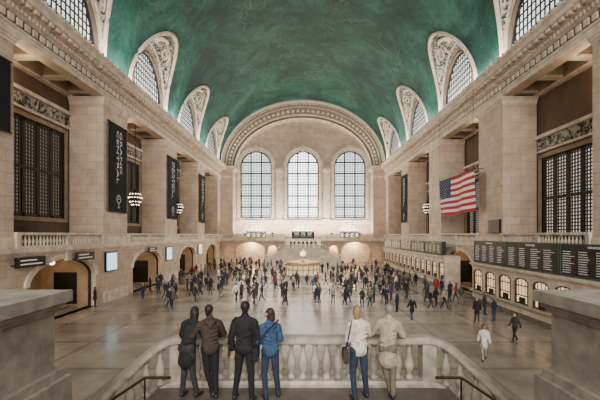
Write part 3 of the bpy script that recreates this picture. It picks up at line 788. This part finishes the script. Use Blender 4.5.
# ------------------------------------------------------------------ people
class Body:
    def __init__(s): s.mb=MB(); s.pr=[]
    def cap(s,p0,p1,r0,r1,tag_,sx=1):
        p0=Vector(p0); p1=Vector(p1); w=(p1-p0)
        w=w.normalized() if w.length>1e-6 else Vector((0,0,1))
        ref=Vector((1,0,0)) if abs(w.x)<.9 else Vector((0,0,1))
        u=(ref-w*ref.dot(w)).normalized(); v=w.cross(u); seg=14; n=len(s.mb.v); rings=0
        for c,r,angs in ((p0,r0,(-70,-45,-20,0)),(p1,r1,(0,20,45,70))):
            for a in angs:
                a=math.radians(a); rr=r*math.cos(a); cc=c+w*r*math.sin(a)
                for k in range(seg):
                    t=2*PI*k/seg; s.mb.v.append(tuple(cc+u*rr*sx*math.cos(t)+v*rr*math.sin(t)))
                rings+=1
        for j in range(rings-1):
            for k in range(seg):
                k2=(k+1)%seg; s.mb.f.append((n+j*seg+k,n+j*seg+k2,n+(j+1)*seg+k2,n+(j+1)*seg+k)); s.mb.m.append(0)
        s.mb.f.append(tuple(n+k for k in reversed(range(seg)))); s.mb.m.append(0)
        s.mb.f.append(tuple(n+(rings-1)*seg+k for k in range(seg))); s.mb.m.append(0)
        s.pr.append(('c',np.array(p0),np.array(p1),r0*(1+(sx-1)*.5),r1*(1+(sx-1)*.5),tag_))
    def ell(s,c,r,tag_):
        s.mb.sphere(c,r,16); s.pr.append(('e',np.array(c),np.array(r),0,0,tag_))
    def remesh(s,name,vox,nslots,smooth=3):
        me=s.mb.mesh('tmp',[]); ob=bpy.data.objects.new('tmp',me); C.objects.link(ob)
        m=ob.modifiers.new('r','REMESH'); m.mode='VOXEL'; m.voxel_size=vox; m.adaptivity=0
        m=ob.modifiers.new('s','SMOOTH'); m.iterations=smooth; m.factor=.5
        dg=bpy.context.evaluated_depsgraph_get(); out=bpy.data.meshes.new_from_object(ob.evaluated_get(dg))
        bpy.data.objects.remove(ob); out.name=name
        out.materials.clear()
        for k in range(nslots): out.materials.append(M['stone_pale'])
        nf=len(out.polygons); cen=np.empty(nf*3); out.polygons.foreach_get('center',cen); cen=cen.reshape(-1,3)
        best=np.full(nf,1e9); idx=np.zeros(nf,dtype=np.int32)
        for q in s.pr:
            if q[0]=='c':
                d=q[2]-q[1]; L=max(1e-9,d@d); t=np.clip((cen-q[1])@d/L,0,1)
                ds=np.linalg.norm(cen-(q[1]+t[:,None]*d),axis=1)-(q[3]+(q[4]-q[3])*t)
            else:
                ds=(np.linalg.norm((cen-q[1])/q[2],axis=1)-1)*q[2].min()
            mk=ds<best; best[mk]=ds[mk]; idx[mk]=q[5]
        if nslots>1: out.polygons.foreach_set('material_index',idx)
        out.polygons.foreach_set('use_smooth',[True]*nf); out.update()
        return out
SK,TP,PN,SH=0,1,2,3
def lean_f(a):
    sa,ca=math.sin(a),math.cos(a)
    def ln(p):
        h=p[2]-.95
        if h<=0: return tuple(p)
        return (p[0],p[1]*ca+h*sa,.95+h*ca-p[1]*sa)
    return ln
def make_person(pose,vox,female=False,coat=None,hair='short',head_yaw=0,fine=False,lean=0,hood=False):
    sw=.90 if female else 1.0
    ln=lean_f(lean)
    b=Body()
    legs=pose['legs']
    for (kn,an) ,sg in zip(legs,(-1,1)):
        hip=(sg*.085,0,.93)
        b.cap(hip,kn,.090,.064,PN); b.cap(kn,(an[0],an[1],an[2]+.02),.062,.050,PN)
        b.cap((an[0],an[1]-.03,an[2]-.04),(an[0]+sg*.015,an[1]+.15,max(.032,an[2]-.055)),.042,.034,SH)
    b.cap((-.07,-.01,.95),(.07,-.01,.95),.115,.115,PN)
    b.cap(ln((0,0,1.0)),ln((0,0,1.14)),.105,.092,TP,sx=1.3*sw)
    b.cap(ln((0,0,1.14)),ln((0,-.005,1.33)),.092,.115,TP,sx=1.34*sw)
    for e in (-1,1): b.cap(ln((0,-.01,1.47)),ln((e*.15*sw,-.01,1.405)),.050,.055,TP)
    b.cap(ln((0,-.005,1.44)),ln((0,.012,1.56)),.056,.052,SK)
    hc=Vector(ln((0,.02,1.655)))+Vector((0,-.01,.0))
    cy,sy=math.cos(head_yaw),math.sin(head_yaw)
    def H(x,y,z): return (hc.x+x*cy-y*sy,hc.y+x*sy+y*cy,hc.z+z)
    b.ell(H(0,-.005,.02),(.074,.09,.096),SK); b.cap(H(0,.025,-.045),H(0,.05,-.075),.052,.035,SK)
    b.cap(H(0,.088,.012),H(0,.105,-.018),.011,.015,SK)
    for e in (-1,1): b.cap(H(e*.077,0,.015),H(e*.075,.0,-.015),.014,.010,SK)
    b.cap(H(-.03,.082,.035),H(.03,.082,.035),.012,.012,SK); b.cap(H(-.018,.078,-.05),H(.018,.078,-.05),.011,.011,SK)
    for (el,wr,hd),sg in zip(pose['arms'],(-1,1)):
        shd=ln((sg*.175*sw,-.008,1.395)); el=Vector((el[0]*(sw+.02),el[1],el[2])); wr=Vector(wr)
        b.cap(shd,el,.054,.043,TP); b.cap(el,wr,.043,.032,TP)
        hd=Vector(hd).normalized(); side=Vector((-sg,0,0)); side=(side-hd*side.dot(hd))
        if side.length<.3: side=Vector((0,0,1))-hd*hd.z
        side=side.normalized(); nrm=hd.cross(side)
        if nrm.z>0 : nrm=-nrm
        b.cap(wr,wr+hd*.04,.027,.026,SK)
        pe=wr+hd*.085
        if fine:
            for k in range(4):
                b.cap(wr+hd*.02+side*(.03-.02*k)*.7,pe+side*(.03-.02*k),.014,.012,SK)
                l=(.034,.042,.045,.036)[k]; q0=pe+side*(.032-.0213*k); q1=q0+hd*l+nrm*.008; q2=q1+hd*l*.7+nrm*.022
                b.cap(q0,q1,.0098,.009,SK); b.cap(q1,q2,.009,.008,SK)
            t0=wr+hd*.03+side*.025; t1=t0+hd*.035+side*.03; b.cap(t0,t1,.013,.011,SK); b.cap(t1,t1+hd*.03+nrm*.01,.011,.009,SK)
        else:
            b.cap(wr+hd*.02,pe,.03,.028,SK); b.cap(pe,pe+hd*.07+nrm*.03,.024,.018,SK); b.cap(wr+hd*.03+side*.02,wr+hd*.08+side*.045,.016,.014,SK)
    body=b.remesh('person_body',vox,4,3 if vox<.012 else 1)
    h=Body()
    h.ell(H(0,-.022,.035),(.083,.093,.094),0)
    if hair=='long':
        h.cap(H(0,-.06,0),H(0,-.085,-.2),.078,.06,0,sx=1.25)
    elif hair=='bun': h.ell(H(0,-.12,.06),(.045,.04,.045),0); h.cap(H(0,-.05,-.02),H(0,-.06,-.06),.062,.045,0)
    elif hair=='hat': h.cap(H(0,.0,.07),H(0,-.01,.10),.092,.08,0); h.cap(H(0,-.05,-.01),H(0,-.05,-.05),.06,.05,0)
    elif hair=='bob': h.cap(H(0,-.035,.0),H(0,-.05,-.09),.078,.066,0,sx=1.15)
    else: h.cap(H(0,-.045,.0),H(0,-.048,-.06),.066,.05,0)
    hairm=h.remesh('hair',max(vox,.009),1,2)
    coatm=None
    if coat:
        c=Body(); hem={'jacket':.85,'coat':.58}[coat]; k=.018 if coat=='jacket' else .024
        if coat=='coat': c.cap((0,-.01,hem+.12),ln((0,0,1.08)),.150,.100+k,0,sx=1.22)
        else: c.cap((0,-.01,hem+.10),ln((0,0,1.12)),.120+k,.098+k,0,sx=1.27)
        c.cap(ln((0,0,1.08)),ln((0,-.005,1.33)),.096+k,.116+k,0,sx=1.33*sw)
        for e in (-1,1): c.cap(ln((0,-.012,1.47)),ln((e*.155*sw,-.01,1.405)),.050+k,.056+k,0)
        c.cap(ln((0,-.01,1.45)),ln((0,0,1.52)),.068,.070,0)
        if hood: c.cap(ln((-.06,-.10,1.44)),ln((.06,-.10,1.44)),.055,.055,0); c.cap(ln((0,-.12,1.40)),ln((0,-.13,1.34)),.05,.03,0,sx=1.3)
        for (el,wr,hd),sg in zip(pose['arms'],(-1,1)):
            el=Vector((el[0]*(sw+.02),el[1],el[2]))
            shd=ln((sg*.175*sw,-.008,1.395)); c.cap(shd,el,.055+k,.045+k,0); c.cap(el,Vector(wr)-(Vector(wr)-Vector(el)).normalized()*.02,.045+k,.034+k,0)
        if fine:
            rr=random.Random(int(head_yaw*100)+7)
            for q in range(5):
                z=1.0+q*.07; e=rr.choice((-1,1)); c.cap(ln((e*.13,-.085-k,z)),ln((e*.02,-.105-k,z-.04)),.016,.012,0)
        coatm=c.remesh(coat,max(vox,.010),1,2 if vox<.012 else 1)
    return body,hairm,coatm
STAND=[((-.1,.01,.5),(-.11,0,.09)),((.1,.01,.5),(.12,0,.09))]
RELAX=[((-.105,.05,.5),(-.09,-.02,.09)),((.12,.01,.5),(.18,.06,.09))]
CROSS=[((-.05,.03,.5),(.05,.05,.09)),((.09,.0,.5),(.10,-.05,.09))]
WIDE=[((-.13,.03,.5),(-.19,.02,.09)),((.12,-.01,.5),(.15,-.06,.09))]
WALK=[((-.09,.17,.53),(-.09,.27,.10)),((.09,-.03,.5),(.09,-.27,.13))]
WALK2=[((-.09,-.03,.5),(-.09,-.22,.12)),((.09,.13,.52),(.09,.22,.09))]
D_=lambda s:((s*.235,-.03,1.14),(s*.245,.04,.89),(0,.15,-1))
SWF=lambda s:((s*.235,.05,1.15),(s*.24,.22,.95),(0,.6,-.8))
SWB=lambda s:((s*.235,-.13,1.15),(s*.24,-.17,.90),(0,-.2,-1))
BENT=lambda s:((s*.235,.02,1.14),(s*.12,.25,1.16),(-s*.3,1,.2))
RAIL=lambda s:((s*.27,.17,1.16),(s*.16,.36,1.085),(-s*.5,1,-.12))
RAILW=lambda s:((s*.31,.16,1.17),(s*.30,.36,1.085),(s*.1,1,-.12))
CAM=lambda s:((s*.22,.17,1.25),(s*.08,.30,1.47),(-s*.2,.4,.9))
HIP=lambda s:((s*.30,-.08,1.17),(s*.19,.07,1.03),(-s*.6,.7,-.3))
def P_(l,a,b): return dict(legs=l,arms=(a(-1),b(1)))
colors={'black':(.009,.009,.010),'charcoal':(.028,.028,.03),'navy':(.012,.018,.04),'brown':(.045,.027,.018),'grey':(.12,.12,.12),'beige':(.36,.29,.22),
 'white':(.66,.64,.60),'blue':(.030,.072,.15),'red':(.30,.02,.02),'green':(.03,.07,.04),'denim':(.02,.034,.062),'cream':(.62,.55,.45),'purple':(.08,.03,.10),'khaki':(.16,.13,.09)}
CM={k:mat('cloth_'+k,v_,.85,noise=.3,scale=11) for k,v_ in colors.items()}
SKM=[mat('skin_light',(.50,.29,.21),.5),mat('skin_mid',(.34,.19,.12),.5),mat('skin_deep',(.12,.065,.04),.5)]
HRM=[mat('hair_dark',(.012,.008,.006),.6),mat('hair_brown',(.035,.018,.01),.6),mat('hair_blond',(.26,.17,.085),.6,noise=.3,scale=40),mat('hair_grey',(.20,.19,.18),.6,noise=.3,scale=40)]
SHM=mat('shoe_leather',(.02,.018,.016),.4)
EYE=mat('eye_dark',(.02,.015,.015),.3); LIP=mat('lip_tone',(.3,.1,.09),.5)
def place(ms,loc,rz,top,pants,skin,hair,label,group=None,sc=1,coatc=None,coatname='coat'):
    body,hm,cm=ms
    o=bpy.data.objects.new('person',body); C.objects.link(o)
    for k,mt in enumerate((skin,top,pants,SHM)):
        o.material_slots[k].link='OBJECT'; o.material_slots[k].material=mt
    o.location=loc; o.rotation_euler=(0,0,rz); o.scale=(sc,sc,sc)
    tag(o,label,'person',group)
    h=bpy.data.objects.new('hair',hm); C.objects.link(h); h.material_slots[0].link='OBJECT'; h.material_slots[0].material=hair; h.parent=o
    if cm:
        c=bpy.data.objects.new(coatname,cm); C.objects.link(c); c.material_slots[0].link='OBJECT'; c.material_slots[0].material=coatc or top; c.parent=o
    return o
def face(o,yaw=0,lean=0):
    hc=Vector(lean_f(lean)((0,.02,1.655)))+Vector((0,-.01,0)); cy,sy=math.cos(yaw),math.sin(yaw)
    def H(x,y,z): return (hc.x+x*cy-y*sy,hc.y+x*sy+y*cy,hc.z+z)
    for e in (-1,1):
        a=MB(); a.sphere(H(e*.03,.081,.015),(.011,.009,.008),8); a.build('eye',EYE,o,local=True,smooth=True)
    a=MB(); a.sphere(H(0,.082,-.052),(.023,.009,.007),8); a.build('mouth',LIP,o,local=True,smooth=True)
LZ=3.3
FG=[
 (-2.22,6.72,P_(RELAX,RAIL,RAILW),True,'coat','long',.5,.34,-.35,'black','charcoal',0,0,'person in long black coat bending over the balustrade, leftmost of foreground group',.98,False),
 (-1.76,6.66,P_(CROSS,RAILW,RAIL),False,'jacket','short',-.7,.20,.35,'brown','black',1,0,'person in dark brown hooded jacket leaning on the balustrade between dark coats',1.0,True),
 (-1.09,6.56,P_(WIDE,D_,BENT),False,'jacket','short',.25,.03,-.15,'black','black',0,0,'tall person in black jacket standing behind the foreground balustrade',1.05,False),
 (-.62,6.62,P_(RELAX,BENT,BENT),True,'jacket','bob',.7,.07,.35,'blue','denim',0,1,'person in blue hooded jacket and jeans with crossbody bag at the balustrade',.97,True),
 (1.05,6.60,P_(RELAX,BENT,RAILW),True,'jacket','bob',-.5,.08,.25,'cream','denim',0,2,'blond person in cream jacket and dark jeans at the balustrade',1.0,False),
 (1.62,6.70,P_(CROSS,RAILW,RAIL),False,'coat','short',.6,.28,-.3,'beige','khaki',0,3,'grey haired person in long beige coat bending over the balustrade, rightmost of foreground group',1.0,False),
]
for (x,y,ps,fem,ct,hs,yw,ln_,rz,tp,pn,sk,hr,lab,sc,hd_) in FG:
    ms=make_person(ps,.0085,fem,ct,hs,yw,True,ln_,hd_)
    o=place(ms,(x,y,LZ),rz,CM[tp],CM[pn],SKM[sk],HRM[hr],lab,None,sc,coatname=ct)
    face(o,yw,ln_)
def bag(x,y,z,lab,col,strap):
    r=thing('shoulder_bag',lab,'bag',(x,y,z))
    a=MB(); w,h,d=.15,.12,.05
    prof=[(-w,-h),(w,-h),(w*1.05,-h*.6),(w,h*.8),(w*.85,h),(-w*.85,h),(-w,h*.8),(-w*1.05,-h*.6)]
    a.add([(x+d*sgn*(1 if abs(q)<h*.9 else .7),y+p,z+q) for sgn in (-1,1) for p,q in prof],[tuple(range(8)),tuple(range(8,16))]+[(k,(k+1)%8,8+(k+1)%8,8+k) for k in range(8)])
    a.build('bag_body',CM[col],r)
    a=MB(); a.tube(strap,.012,6); a.build('strap',CM['black'],r)
bag(-.88,6.60,4.18,'small dark crossbody bag at the hip of the person in blue','black',[(-.86,6.60,4.28),(-.80,6.45,4.45),(-.66,6.43,4.65),(-.50,6.50,4.78),(-.46,6.62,4.80),(-.52,6.76,4.72),(-.68,6.80,4.5),(-.85,6.66,4.30)])
bag(-1.42,6.54,4.24,'khaki shoulder bag hanging beside the tall person in black','khaki',[(-1.40,6.54,4.34),(-1.36,6.47,4.6),(-1.28,6.48,4.84),(-1.26,6.56,4.87),(-1.28,6.64,4.80),(-1.38,6.60,4.38)])
bag(.79,6.56,4.16,'brown handbag on the left side of the blond person in cream','brown',[(.81,6.56,4.26),(.84,6.48,4.5),(.89,6.48,4.76),(.91,6.58,4.79),(.89,6.68,4.72),(.82,6.62,4.3)])

variants=[]
vs=[(P_(WALK,SWB,SWF),False,'jacket','short',0),(P_(WALK2,SWF,SWB),True,'coat','long',.2),(P_(STAND,D_,D_),False,'coat','short',-.2),(P_(RELAX,BENT,D_),True,'jacket','bun',.3),
    (P_(STAND,BENT,BENT),False,'jacket','hat',0),(P_(WALK,D_,BENT),True,'jacket','long',0),(P_(RELAX,HIP,D_),False,'jacket','short',.5),(P_(STAND,CAM,CAM),False,'jacket','short',0)]
for i,(ps,fem,ct,hs,yw) in enumerate(vs): variants.append((make_person(ps,.021,fem,ct,hs,yw,False,0),ct,['walking','walking','standing','standing','standing','walking','standing','standing taking a picture'][i]))
rnd=random.Random(11)
pos=[]
def free(x,y,dm=.72):
    if x>15.4 and (16.5<y<35.5 or 41<y<73.5): return False
    if abs(x)>18: return False
    if math.hypot(x,y-IY)<3.3: return False
    if abs(x)<10.5 and y>72.8: return False
    if y>79 or y<15: return False
    return all((x-a)**2+(y-b)**2>dm*dm for a,b in pos)
def fx(px,py): d=6.4*351/(py-235); return ((px-303)*d/351,d)
hand=[(515,342,'charcoal','black',0,PI*.6,'person in charcoal jacket standing nearest the right ticket windows'),
 (484,360,'white','beige',1,PI*.9,'person in white coat walking alone in front of the right ticket windows'),
 (494,321,'navy','denim',6,.5,'person in navy jacket with hand on hip near the ticket office end'),
 (477,322,'black','black',2,2.4,'person in long black coat facing the ticket office end'),
 (456,300,'red','black',5,1.5,'person in red jacket walking toward the far ticket office'),
 (95,307,'black','black',2,-1.2,'person in long black coat standing alone by the left wall'),
 (110,297,'grey','denim',5,1.0,'person in grey jacket walking along the left wall'),
 (150,292,'navy','black',3,-.8,'person in navy jacket near the second left arch'),
 (210,295,'black','denim',6,0,'person in black jacket with hand on hip left of the crowd'),
 (172,290,'brown','black',0,2,'person in brown jacket walking by the second left pier'),
 (362,307,'charcoal','black',3,.3,'person in charcoal jacket standing ahead of the middle crowd'),
 (333,304,'beige','denim',4,3,'person in beige jacket and hat facing the camera in mid concourse'),
 (285,305,'black','black',0,-2.5,'person in black jacket striding near the middle of the hall'),
 (249,302,'charcoal','grey',7,0,'person in charcoal jacket taking a picture left of centre'),
 (397,312,'navy','black',2,.9,'person in long navy coat in front of the right crowd'),
 (412,320,'black','denim',1,.2,'person in long black coat and jeans walking right of centre'),
]
cyc=0
for px,py,tp,pn,vi,rz,lab in hand:
    x,y=fx(px,py); pos.append((x,y)); ms,ct,_=variants[vi]
    place(ms,(x,y,0),rz,CM[tp],CM[pn],SKM[cyc%3 if cyc%3 else 0],HRM[cyc%4],lab,None,.98+.04*(cyc%2),coatname=ct); cyc+=1
tops=['black']*8+['charcoal']*5+['navy']*3+['brown','brown','grey','beige','white','blue','red','green','cream','purple','khaki']
cnt=0; tries=0
while cnt<262 and tries<30000:
    tries+=1
    q=rnd.random()
    if q<.28: x=rnd.gauss(7.5,4.5); y=rnd.uniform(31,60)
    elif q<.48: x=rnd.uniform(-17,15); y=rnd.uniform(46,78)
    elif q<.66: x=rnd.gauss(-5,5); y=rnd.uniform(33,62)
    elif q<.80: x=rnd.uniform(-17.5,-10); y=rnd.uniform(34,78)
    elif q<.93: x=rnd.uniform(-13,14.5); y=rnd.triangular(27,50,42)
    else: x=rnd.uniform(9,15.2); y=rnd.uniform(26,50)
    if not free(x,y): continue
    pos.append((x,y)); cnt+=1
    vi=rnd.choice([0,0,1,1,2,3,4,5,5,6,2]); ms,ct,verb=variants[vi]; tp=rnd.choice(tops); pn=rnd.choice(['black','black','denim','charcoal','navy','khaki'])
    if x<-12: zone='along the left wall arches'
    elif x>11: zone='beside the right ticket offices'
    elif y>62: zone='in front of the far staircase'
    elif math.hypot(x,y-IY)<7: zone='around the round information booth'
    elif x<0: zone='in the left half of the open floor'
    else: zone='in the right half of the open floor'
    lab='small %s person in %s %s %s'%(verb,tp,ct,zone)
    place(ms,(x,y,0),rnd.uniform(-PI,PI),CM[tp],CM[pn],SKM[rnd.choice([0,0,1,2])],HRM[rnd.choice([0,0,1,2,3])],lab,lab.replace('person','people'),rnd.uniform(.92,1.05),coatname=ct)
for k,(x,y,tp) in enumerate([(-7,80.4,'black'),(-9.2,80.6,'navy'),(6.6,80.5,'charcoal'),(9.6,80.3,'brown'),(13,80.4,'black'),(-13.4,80.6,'grey')]):
    ms,ct,verb=variants[(2,3,6,4,2,3)[k]]
    place(ms,(x,y,GF),PI,CM[tp],CM['black'],SKM[0],HRM[k%4],'person in %s %s standing behind the far balcony balustrade, %s'%(tp,ct,['third from left','second from left','third from right','second from right','rightmost','leftmost'][k]),None,1,coatname=ct)
zl=3.3*1.06
ord_=['leftmost','second from left','third from left','middle','third from right','second from right','rightmost']
for k,(x,y,tp) in enumerate([(-2.6,75.6,'black'),(-1.8,75.0,'navy'),(-.9,75.7,'charcoal'),(0,75.1,'black'),(.9,75.7,'brown'),(1.8,75.1,'black'),(2.7,75.6,'grey')]):
    ms,ct,verb=variants[(1,3,0,5,2,6,2)[k]]
    place(ms,(x,y,zl),PI*(k%2),CM[tp],CM['black'],SKM[0],HRM[k%4],'person in %s %s on the landing of the far staircase, %s'%(tp,ct,ord_[k]),None,1,coatname=ct)
for k,x in enumerate((-2.2,-.7,.8,2.3)):
    tp=('black','charcoal','black','navy')[k]; ms,ct,verb=variants[(2,4,3,2)[k]]
    place(ms,(x,80.2,GF),PI*(k%2),CM[tp],CM['black'],SKM[0],HRM[k%4],'person in %s %s at the top of the far staircase, %s'%(tp,ct,['leftmost','second from left','second from right','rightmost'][k]),None,1,coatname=ct)

# ------------------------------------------------------------------ lights
def area(loc,rot,sx,sy,e,col=(1,1,1),spread=None):
    l=bpy.data.lights.new('area','AREA'); l.shape='RECTANGLE'; l.size=sx; l.size_y=sy; l.energy=e; l.color=col
    if spread: l.spread=spread
    o=bpy.data.objects.new('area_lamp',l); C.objects.link(o); o.location=loc; o.rotation_euler=rot; return o
def point(loc,e,col=(1,.85,.65),r=.2):
    l=bpy.data.lights.new('point','POINT'); l.energy=e; l.color=col; l.shadow_soft_size=r
    o=bpy.data.objects.new('point_lamp',l); C.objects.link(o); o.location=loc; return o
def spot(loc,tgt,e,ang,col=(1,.94,.84),r=.3):
    l=bpy.data.lights.new('spot','SPOT'); l.energy=e; l.color=col; l.spot_size=math.radians(ang); l.spot_blend=.8; l.shadow_soft_size=r
    o=bpy.data.objects.new('spot_lamp',l); C.objects.link(o); o.location=loc
    o.rotation_euler=(Vector(tgt)-Vector(loc)).to_track_quat('-Z','Y').to_euler(); return o
area((0,-28,24),(PI/2,0,0),34,22,33000,(1,.96,.90))  # unseen main fill added behind the camera, for daylight from the west windows
for s in (-1,1):
    area((s*17.9,54,22.7),(0,PI+s*.5,0),.8,48,3300,(1,.95,.86))
    for y in (28,40,50,62,74):
        spot((s*17.3,y,22.9),(0,y+1,0),{28:15000,40:27000}.get(y,33000),48)  # spots added along the cornice to brighten the middle of the floor
    for y in (44,58,72):
        spot((s*17.0,y,22.9),(-s*HW,y+2,12),13000,55)
    for c in BAYS:
        point((s*(HW+1.6),c-3,18.4),170,(1,.80,.56),r=.15)  # hidden lamp added to light the gallery bay and its beams
        point((s*(HW+2.6),c-1,3.7),230,(1,.72,.42),.2)
area((0,80.6,6.9),(PI-.35,0,0),30,.8,7000,(1,.93,.8))  # hidden uplight added to wash the end wall
for x in (-12.0,12.0,-7,7): point((x,82.4,4.3),700,(1,.72,.42),.15)
w=bpy.data.worlds.new('World'); bpy.context.scene.world=w; w.use_nodes=True
bg=w.node_tree.nodes['Background']; bg.inputs[0].default_value=(.9,.94,1,1); bg.inputs[1].default_value=.15

# ------------------------------------------------------------------ camera
cam=bpy.data.cameras.new('cam'); co=bpy.data.objects.new('camera',cam); C.objects.link(co)
co.location=(0,0,6.4); co.rotation_euler=(PI/2,0,0)
cam.lens=351*36/600; cam.sensor_width=36; cam.shift_x=-3/600; cam.shift_y=35/600; cam.clip_end=500
bpy.context.scene.camera=co
